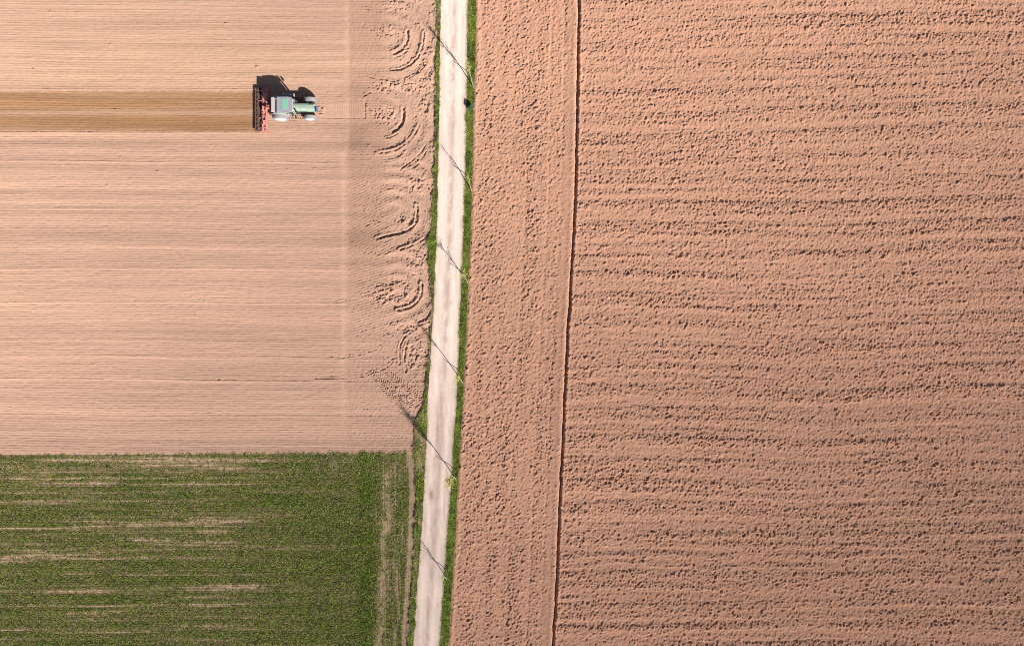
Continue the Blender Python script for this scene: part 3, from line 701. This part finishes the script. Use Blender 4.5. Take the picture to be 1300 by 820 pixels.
for (f_, t_, z_, lab) in [((599.8, 96), (599.2, 107), 2.6, 'leaning wooden stake propping the topmost young tree'),
                          ((596.8, 224.6), (595.8, 235), 2.15, 'leaning wooden stake propping the bowed bare sapling, second from the top'),
                          ((590.5, 348), (590.0, 357), 2.0, 'leaning wooden stake propping the short sapling with pale yellow leaves'),
                          ((586.0, 472), (585.4, 483), 2.4, 'leaning wooden stake propping the slim fourth tree from the top'),
                          ((578.4, 595), (577.0, 607), 2.5, 'leaning wooden stake propping the tallest tree by the crop corner'),
                          ((564.8, 720), (564.0, 729), 1.9, 'leaning wooden stake propping the sapling nearest the bottom edge')]:
    stake(f_, t_, z_, lab)

# round shrub in the grass strip
sh = empty('shrub', (wx(598.2), wy(137.5), 0.0)); tag(sh, 'small round grey green shrub in the grass strip, casting a dark patch on the track', 'shrub')
bm = NB()
for i in range(14):
    a = i * 2.4; tube(bm, [(0, 0, 0), (math.cos(a) * .14, math.sin(a) * .14, .35), (math.cos(a) * .28, math.sin(a) * .28, .68)], [.018, .012, .005], 5)
obj('stem', bm, M_BARK, sh)
m = 5200
u = rng.normal(size=(m, 3)); u /= np.linalg.norm(u, axis=1)[:, None]; rr = rng.uniform(.35, 1, m) ** .5
lump = .8 + .35 * vn(u[:, 0] * 2 + 9, u[:, 1] * 2 + u[:, 2] * 2 + 9, 501)
P = u * (rr * lump)[:, None] * np.array([.34, .36, .40]) + np.array([0, 0, .46]); P[:, 2] = np.maximum(P[:, 2], .03)
C = mixc((.05, .10, .045), (.13, .21, .10), rng.uniform(0, 1, m))
blades('foliage', P, rng.uniform(.04, .09, m), rng.uniform(.02, .04, m), rng.uniform(-.2, 1.3, m), C, M_LEAF, parent=sh)

# ------------------------------------------------------------------ tractor (faces +X)
TR = empty('tractor', (wx(378), wy(140), LEFT_DROP + .01)); tag(TR, 'dusty light green tractor with grey cab driving right across the tilled field', 'tractor')
def wheel(name, x, y, r, w, rimr, lugs, out):
    c = (x, y, r - .05)
    h = w / 2
    bm = NB()
    lathe_y(bm, [(rimr, -h * .78), (r * .80, -h), (r * .93, -h * .96), (r * .955, -h * .7), (r * .965, 0), (r * .955, h * .7), (r * .93, h * .96), (r * .80, h), (rimr, h * .78)], 48)
    for k in range(lugs):
        for s in (-1, 1):
            a = 2 * math.pi * (k + (.5 if s > 0 else 0)) / lugs
            M = Matrix.Rotation(-a, 4, 'Y')
            # slanted tread bar from the middle to the shoulder
            t = .030 if r > .8 else .024; da = .20
            q = []
            for (yy, off) in ((0.02 * s, 0), (h * .98 * s, da)):
                Mo = Matrix.Rotation(-(a + off), 4, 'Y')
                for rad in (r * .94, r * (1.0 if yy * s < h * .5 else .975)):
                    for tt in (-t, t): q.append(bm.verts.new(Mo @ Vector((rad, yy, tt))))
            for f in ((0, 1, 3, 2), (4, 6, 7, 5), (0, 4, 5, 1), (2, 3, 7, 6), (0, 2, 6, 4), (1, 5, 7, 3)):
                bm.faces.new([q[i] for i in f])
    wh = empty('wheel', c); wh.parent = TR
    obj('tyre', bm, M_TYRE, wh)
    bm = NB(); s = out
    lathe_y(bm, [(0.001, s * h * .30), (rimr * .35, s * h * .30), (rimr * .42, s * h * .12), (rimr * .80, s * h * .05), (rimr * .9, s * h * .72), (rimr * 1.01, s * h * .80), (rimr * 1.01, -s * h * .80), (rimr * .92, -s * h * .76), (rimr * .85, -s * .02), (0.001, -s * .02)], 36)
    for k in range(8):
        a = 2 * math.pi * k / 8; box(bm, rimr * .25 * math.cos(a) - .02, rimr * .25 * math.cos(a) + .02, min(s * h * .3, s * h * .38), max(s * h * .3, s * h * .38), rimr * .25 * math.sin(a) - .02, rimr * .25 * math.sin(a) + .02)
    obj('rim', bm, M_RIM, wh)
for s in (-1, 1):
    wheel('wheel', -1.68, s * 1.02, .99, .56, .66, 22, s)
    wheel('wheel', 1.60, s * 1.02, .76, .44, .50, 18, s)
# chassis, gearbox, axles
bm = NB()
box(bm, -1.95, .1, -.32, .32, .55, 1.15, .04); box(bm, .1, 2.1, -.24, .24, .60, .98, .03)
box(bm, -1.85, -1.5, -.80, .80, .82, 1.08, .05); box(bm, 1.50, 1.72, -.84, .84, .58, .76, .03)
box(bm, -.6, .45, -.62, -.28, .55, .95, .06); box(bm, -.6, .45, .28, .62, .55, .95, .06)
obj('chassis', bm, M_BLACK, TR)
# hood
bm = NB()
prism(bm, [(-.44, 1.0), (-.46, 1.55), (-.40, 1.80), (-.22, 1.90), (.22, 1.90), (.40, 1.80), (.46, 1.55), (.44, 1.0)], 'x', -.05, 1.55, .02)
prism(bm, [(-.42, .92), (-.44, 1.45), (-.38, 1.70), (-.22, 1.79), (.22, 1.79), (.38, 1.70), (.44, 1.45), (.42, .92)], 'x', 1.552, 2.22, .05)
hood = obj('hood', bm, M_GREEN, TR)
bm = NB()
for s in (-1, 1):
    prism(bm, [(.35, 1.12), (.35, 1.46), (1.35, 1.46), (1.42, 1.30), (1.35, 1.12)], 'y', s * .463 - .012, s * .463 + .012)
    obj('vent', bm, M_BLACK, hood)
    bm = NB()
bm.free()
bm = NB(); box(bm, .25, 1.45, -.10, -.04, 1.903, 1.915); box(bm, .25, 1.45, .04, .10, 1.903, 1.915); obj('hood_trim', bm, M_LIGHTGREY, hood)
bm = NB(); box(bm, 2.222, 2.25, -.30, .30, .98, 1.50, .01); obj('grille', bm, M_BLACK, TR)
for s in (-1, 1):
    bm = NB(); box(bm, 2.224, 2.262, s * .22 - .09, s * .22 + .09, 1.52, 1.64, .012); obj('headlight', bm, M_LAMP, TR)
bm = NB()
box(bm, 2.10, 2.26, -.30, .30, .62, .92, .02)
for i in range(6): box(bm, 2.27, 2.44, -.33 + i * .112, -.235 + i * .112, .60, 1.02, .02)
fw = obj('front_weight', bm, M_BLUE, TR)
bm = NB(); prism(bm, [(-.30, .70), (-.34, .95), (.34, .95), (.30, .70)], 'x', 2.02, 2.098); obj('weight_bracket', bm, M_LIGHTGREY, TR)
# cab
bm = NB()
posts = [(-2.02, .72, -2.10, .76), (-.95, .80, -.98, .80), (.02, .66, -.02, .72)]
for s in (-1, 1):
    for x0, y0, x1, y1 in posts:
        tube(bm, [(x0, s * y0, 1.15), (x1, s * y1, 2.86)], .045, 6)
    tube(bm, [(-2.05, s * .74, 1.62), (-.96, s * .80, 1.55), (.0, s * .68, 1.30)], .035, 6)
box(bm, -2.08, .06, -.72, .72, 1.08, 1.20, .03)
box(bm, -.08, .06, -.62, .62, 1.2, 1.70, .02)
cab = obj('cab_frame', bm, M_GREEN, TR)
bm = NB(); prism(bm, [(-.62, 1.72), (-.68, 2.82), (.68, 2.82), (.62, 1.72)], 'x', -.03, -.01); obj('windscreen', bm, M_GLASS, TR)
bm = NB(); prism(bm, [(-.66, 1.35), (-.70, 2.82), (.70, 2.82), (.66, 1.35)], 'x', -2.07, -2.05); obj('rear_window', bm, M_GLASS, TR)
for s in (-1, 1):
    bm = NB(); prism(bm, [(-.90, 1.35), (-.93, 2.82), (-.10, 2.82), (-.05, 1.5)], 'y', s * .755 - .01, s * .755 + .01)
    d = obj('door', bm, M_GLASS, TR)
    bm = NB(); box(bm, -.84, -.70, s * .79 - .02, s * .79 + .02, 1.66, 1.70); obj('handle', bm, M_BLACK, d)
    bm = NB(); prism(bm, [(-1.98, 1.65), (-2.03, 2.82), (-1.03, 2.82), (-1.0, 1.55)], 'y', s * .765 - .01, s * .765 + .01); obj('side_window', bm, M_GLASS, TR)
bm = NB(); box(bm, -1.75, -1.25, -.25, .25, 1.28, 1.72, .08); box(bm, -1.88, -1.72, -.25, .25, 1.6, 2.2, .06); obj('seat', bm, M_BLACK, TR)
bm = NB()
rp_ = [(-1.62, -.86), (-1.62, .86), (-.35, .86), (.02, .80), (.14, .55), (.14, -.55), (.02, -.80), (-.35, -.86)]
prism(bm, rp_, 'z', 2.86, 3.02, .05)
roof = obj('cab_roof', bm, M_ROOF, TR)
bm = NB(); box(bm, -.98, -.40, -.50, .62, 3.022, 3.06, .02); obj('roof_hatch', bm, M_TEAL, roof)
bm = NB(); box(bm, -1.04, -.34, -.56, -.515, 3.02, 3.05); box(bm, -1.04, -.34, .635, .68, 3.02, 3.05); box(bm, -1.04, -1.0, -.515, .635, 3.02, 3.05); box(bm, -.38, -.34, -.515, .635, 3.02, 3.05); obj('hatch_rim', bm, M_LIGHTGREY, roof)
bm = NB(); box(bm, -1.84, -1.62, -.80, .80, 2.86, 2.94, .02); obj('air_intake', bm, M_BLACK, roof)
bm = NB(); box(bm, -2.24, -1.84, -.84, .84, 2.84, 2.98, .05); obj('rear_visor', bm, M_LIGHTGREY, roof)
bm = NB(); box(bm, .08, .20, -.80, .80, 2.80, 2.90, .03); obj('front_visor', bm, M_LIGHTGREY, roof)
for s in (-1, 1):
    for x in (-2.27, .22):
        bm = NB(); box(bm, x - .05, x + .05, s * .62 - .10, s * .62 + .10, 2.72, 2.84, .02); obj('work_light', bm, M_LAMP, TR)
for s in (-1, 1):
    bm = NB(); box(bm, -1.62, -.30, *sorted((s * .875, s * .935)), 2.80, 2.88, .01); obj('roof_rail', bm, M_GREEN, roof)
bm = NB(); tube(bm, [(-1.70, .60, 2.94), (-1.70, .60, 3.12)], .06, 10); obj('beacon', bm, M_ORANGE, TR)
# rear mudguards
for s in (-1, 1):
    pr = []
    for a in np.linspace(20, 165, 14): pr.append((-1.68 + 1.12 * math.cos(R(a)), .97 + 1.10 * math.sin(R(a))))
    for a in np.linspace(165, 20, 14): pr.append((-1.68 + 1.075 * math.cos(R(a)), .97 + 1.055 * math.sin(R(a))))
    bm = NB(); y0, y1 = sorted((s * .72, s * .86)); prism(bm, pr, 'y', y0, y1)
    fd = obj('mudguard', bm, M_LIGHTGREY if s < 0 else M_ROOF, TR)
    bm = NB(); box(bm, -2.62, -2.56, s * .79 - .06, s * .79 + .06, 1.52, 1.64, .01); obj('tail_light', bm, M_ORANGE, fd)
    # front mudguards
    pr = [(1.60 + .86 * math.cos(R(a)), .72 + .86 * math.sin(R(a))) for a in np.linspace(65, 150, 10)] + [(1.60 + .835 * math.cos(R(a)), .72 + .835 * math.sin(R(a))) for a in np.linspace(150, 65, 10)]
    # steps
    bm = NB()
    for i in range(3): box(bm, -.42, -.02, *sorted((s * (.72 + .06 * (2 - i)), s * (.98 + .04 * (2 - i)))), .50 + .26 * i, .54 + .26 * i, .008)
    for x in (-.42, -.02): tube(bm, [(x, s * .84, 1.10), (x, s * 1.0, .50)], .018, 6)
    obj('step', bm, M_BLACK, TR)
    # mirrors on arms
    bm = NB(); tube(bm, [(.03, s * .74, 2.55), (.16, s * 1.16, 2.62), (.16, s * 1.20, 2.15)], .022, 6)
    ar = obj('mirror_arm', bm, M_BLACK, TR)
    bm = NB(); box(bm, .12, .20, s * 1.22 - .14, s * 1.22 + .14, 2.12, 2.50, .02); obj('mirror', bm, M_LIGHTGREY, ar)
# open side panel and tool tray by the north mudguard
bm = NB(); prism(bm, [(-1.18, .86), (-.95, 1.40), (-.42, 1.46), (-.12, .86)], 'z', 2.10, 2.16, .015); obj('side_deck', bm, M_ROOF, TR)
bm = NB(); box(bm, -1.14, -.98, 1.30, 1.44, 2.162, 2.28, .03); obj('deck_light', bm, M_LAMP, TR)
bm = NB(); box(bm, -.34, -.18, 1.22, 1.36, 2.162, 2.28, .03); obj('deck_light', bm, M_LAMP, TR)
# exhaust
bm = NB(); tube(bm, [(.32, .56, 1.30), (.32, .58, 1.55), (.32, .60, 2.3)], [.09, .10, .10], 12); tube(bm, [(.32, .60, 2.3), (.32, .60, 3.0), (.27, .60, 3.18)], [.09, .09, .085], 12)
obj('exhaust_pipe', bm, M_BLACK, TR)
bm = NB(); tube(bm, [(.32, -.56, 1.35), (.32, -.58, 2.05)], .07, 10); tube(bm, [(.32, -.58, 2.05), (.32, -.58, 2.20)], .12, 12); obj('air_cleaner', bm, M_BLACK, TR)
# three-point linkage
bm = NB()
for s in (-1, 1):
    tube(bm, [(-1.9, s * .34, .62), (-2.55, s * .42, .58), (-2.98, s * .45, .62)], .045, 8)
    tube(bm, [(-2.0, s * .30, 1.35), (-2.55, s * .42, 1.25)], .04, 8); tube(bm, [(-2.55, s * .42, 1.25), (-2.6, s * .42, .60)], .028, 8)
tube(bm, [(-1.95, 0, 1.15), (-2.98, 0, 1.22)], .04, 8); tube(bm, [(-1.95, 0, .8), (-3.1, 0, .75)], .06, 8)
obj('linkage', bm, M_BLACK, TR)

# ------------------------------------------------------------------ power harrow behind it
HW = empty('power_harrow', (wx(378) - 3.9, wy(140), LEFT_DROP + .01)); tag(HW, 'wide faded red power harrow with black toothed roller behind the tractor', 'harrow')
W2 = 2.50
bm = NB(); box(bm, -.12, .50, -W2, W2, .34, .56, .03); box(bm, -.06, .08, -W2 + .02, W2 - .02, .562, .66, .02); box(bm, .36, .46, -W2 + .02, W2 - .02, .562, .64, .02)
for y in (-2.1, -1.45, -.8, .8, 1.45, 2.1): box(bm, .082, .358, y - .05, y + .05, .562, .68, .01)
obj('frame', bm, M_RED, HW)
for i in range(12):
    y = -2.29 + i * .4164
    bm = NB()
    tube(bm, [(.21, y, .562), (.21, y, .60)], .13, 12)
    g_ = obj('rotor_cover', bm, M_STEEL, HW)
for i in range(12):
    y = -2.29 + i * .4164; a = i * .7
    for s in (-1, 1):
        bm = NB()
        dx, dy = .13 * math.cos(a) * s, .13 * math.sin(a) * s
        tube(bm, [(.21 + dx, y + dy, .34), (.21 + dx * 1.1, y + dy * 1.1, .02)], [.03, .012], 6)
        obj('tine', bm, M_STEEL, HW)
bm = NB(); box(bm, .02, .46, -.30, .30, .70, 1.02, .05); tube(bm, [(.46, 0, .80), (.80, 0, .78)], .07, 10); obj('gearbox', bm, M_RED, HW)
bm = NB()
for s in (-1, 1):
    tube(bm, [(.42, s * .45, .60), (.86, s * .45, .62)], .04, 8); tube(bm, [(.40, s * .40, .62), (.62, s * .10, 1.32)], .04, 8); tube(bm, [(-.05, s * .45, .64), (.60, s * .10, 1.30)], .035, 8)
box(bm, .56, .92, -.12, .12, 1.18, 1.34, .02)
for s in (-1, 1):
    tube(bm, [(.10, s * .60, .70), (.10, s * 1.2, .98), (.10, s * 1.8, .70)], .035, 8)
    tube(bm, [(.40, s * .55, .70), (.40, s * 1.25, .86), (.40, s * 2.0, .68)], .03, 8)
obj('headstock', bm, M_RED, HW)
for s in (-1, 1):
    bm = NB(); y0, y1 = sorted((s * (W2 + .03), s * (W2 + .06))); prism(bm, [(-.25, .12), (-.25, .52), (.20, .62), (.60, .50), (.60, .10)], 'y', y0, y1)
    obj('side_plate', bm, M_RED, HW)
    for y in (s * 1.0, s * 2.15):
        bm = NB(); prism(bm, [(-.62, .34), (-.62, .46), (-.10, .66), (.0, .66), (.0, .562), (-.10, .562)], 'y', y - .04, y + .04); obj('roller_arm', bm, M_RED, HW)
    bm = NB(); box(bm, .10, .44, s * 1.55 - .24, s * 1.55 + .24, .69, .92, .04); obj('tool_box', bm, M_RED, HW)
# packer roller with rows of teeth
bm = NB(); tube(bm, [(-.62, -W2, .30), (-.62, W2, .30)], .17, 18)
for i in range(34):
    y = -W2 + .05 + i * (2 * W2 - .1) / 33
    for k_ in range(12):
        a = 2 * math.pi * (k_ + .5 * (i % 2)) / 12
        c, s_ = math.cos(a), math.sin(a)
        v = [bm.verts.new((-.62 + c * .165 - s_ * o1, y + o2, .30 + s_ * .165 + c * o1)) for o1, o2 in ((-.035, -.03), (.035, -.03), (.035, .03), (-.035, .03))]
        t = bm.verts.new((-.62 + c * .32, y, .30 + s_ * .32))
        for q in range(4): bm.faces.new((v[q], v[(q + 1) % 4], t))
obj('roller', bm, M_ROLL, HW)
bm = NB(); box(bm, -.95, -.86, -W2, W2, .40, .48, .01)
for i in range(34):
    y = -W2 + .05 + i * (2 * W2 - .1) / 33
    box(bm, -.88, -.70, y - .015, y + .015, .36, .40)
obj('scraper_bar', bm, M_ROLL, HW)
bm = NB(); box(bm, -.26, -.16, -W2, W2, .44, .52, .01); obj('levelling_bar', bm, M_ROLL, HW)

# ------------------------------------------------------------------ light, sky, camera
w = bpy.data.worlds.new('World'); scn.world = w; w.use_nodes = True
nt = w.node_tree; nt.nodes.clear()
sky = nt.nodes.new('ShaderNodeTexSky'); sky.sky_type = 'NISHITA'; sky.sun_disc = False
sky.sun_elevation = R(SUN_EL); sky.sun_rotation = math.atan2(SUN_H.x, SUN_H.y); sky.air_density = 1.0; sky.dust_density = 1.0
bg = nt.nodes.new('ShaderNodeBackground'); bg.inputs[1].default_value = 0.05
o_ = nt.nodes.new('ShaderNodeOutputWorld'); nt.links.new(sky.outputs[0], bg.inputs[0]); nt.links.new(bg.outputs[0], o_.inputs[0])
sl = bpy.data.lights.new('sun', 'SUN'); sl.energy = 5.0; sl.angle = R(0.5); sl.color = (1.0, .96, .91)
so = bpy.data.objects.new('sun', sl); COL.objects.link(so); so.location = (40, -40, 60)
ce = math.cos(R(SUN_EL)); dirv = Vector((-SUN_H.x * ce, -SUN_H.y * ce, -math.sin(R(SUN_EL))))
so.rotation_euler = dirv.to_track_quat('-Z', 'Y').to_euler()
cd = bpy.data.cameras.new('camera'); cam = bpy.data.objects.new('camera', cd); COL.objects.link(cam)
cd.sensor_width = 36; cd.lens = 28; cd.clip_end = 9000; cd.clip_start = .5
cam.location = (0, 0, 28 / 36 * 1300 / S); cam.rotation_euler = (0, 0, 0)
cd.shift_y = -45 / 1300
scn.camera = cam
vs = scn.view_settings; vs.view_transform = 'Standard'; vs.look = 'None'; vs.gamma = 1; vs.use_curve_mapping = False
vs.exposure = 0.70
scn.cycles.max_bounces = 4
scn.cycles.pixel_filter_type = 'BLACKMAN_HARRIS'; scn.cycles.filter_width = 1.0
scn.cycles.use_denoising = False
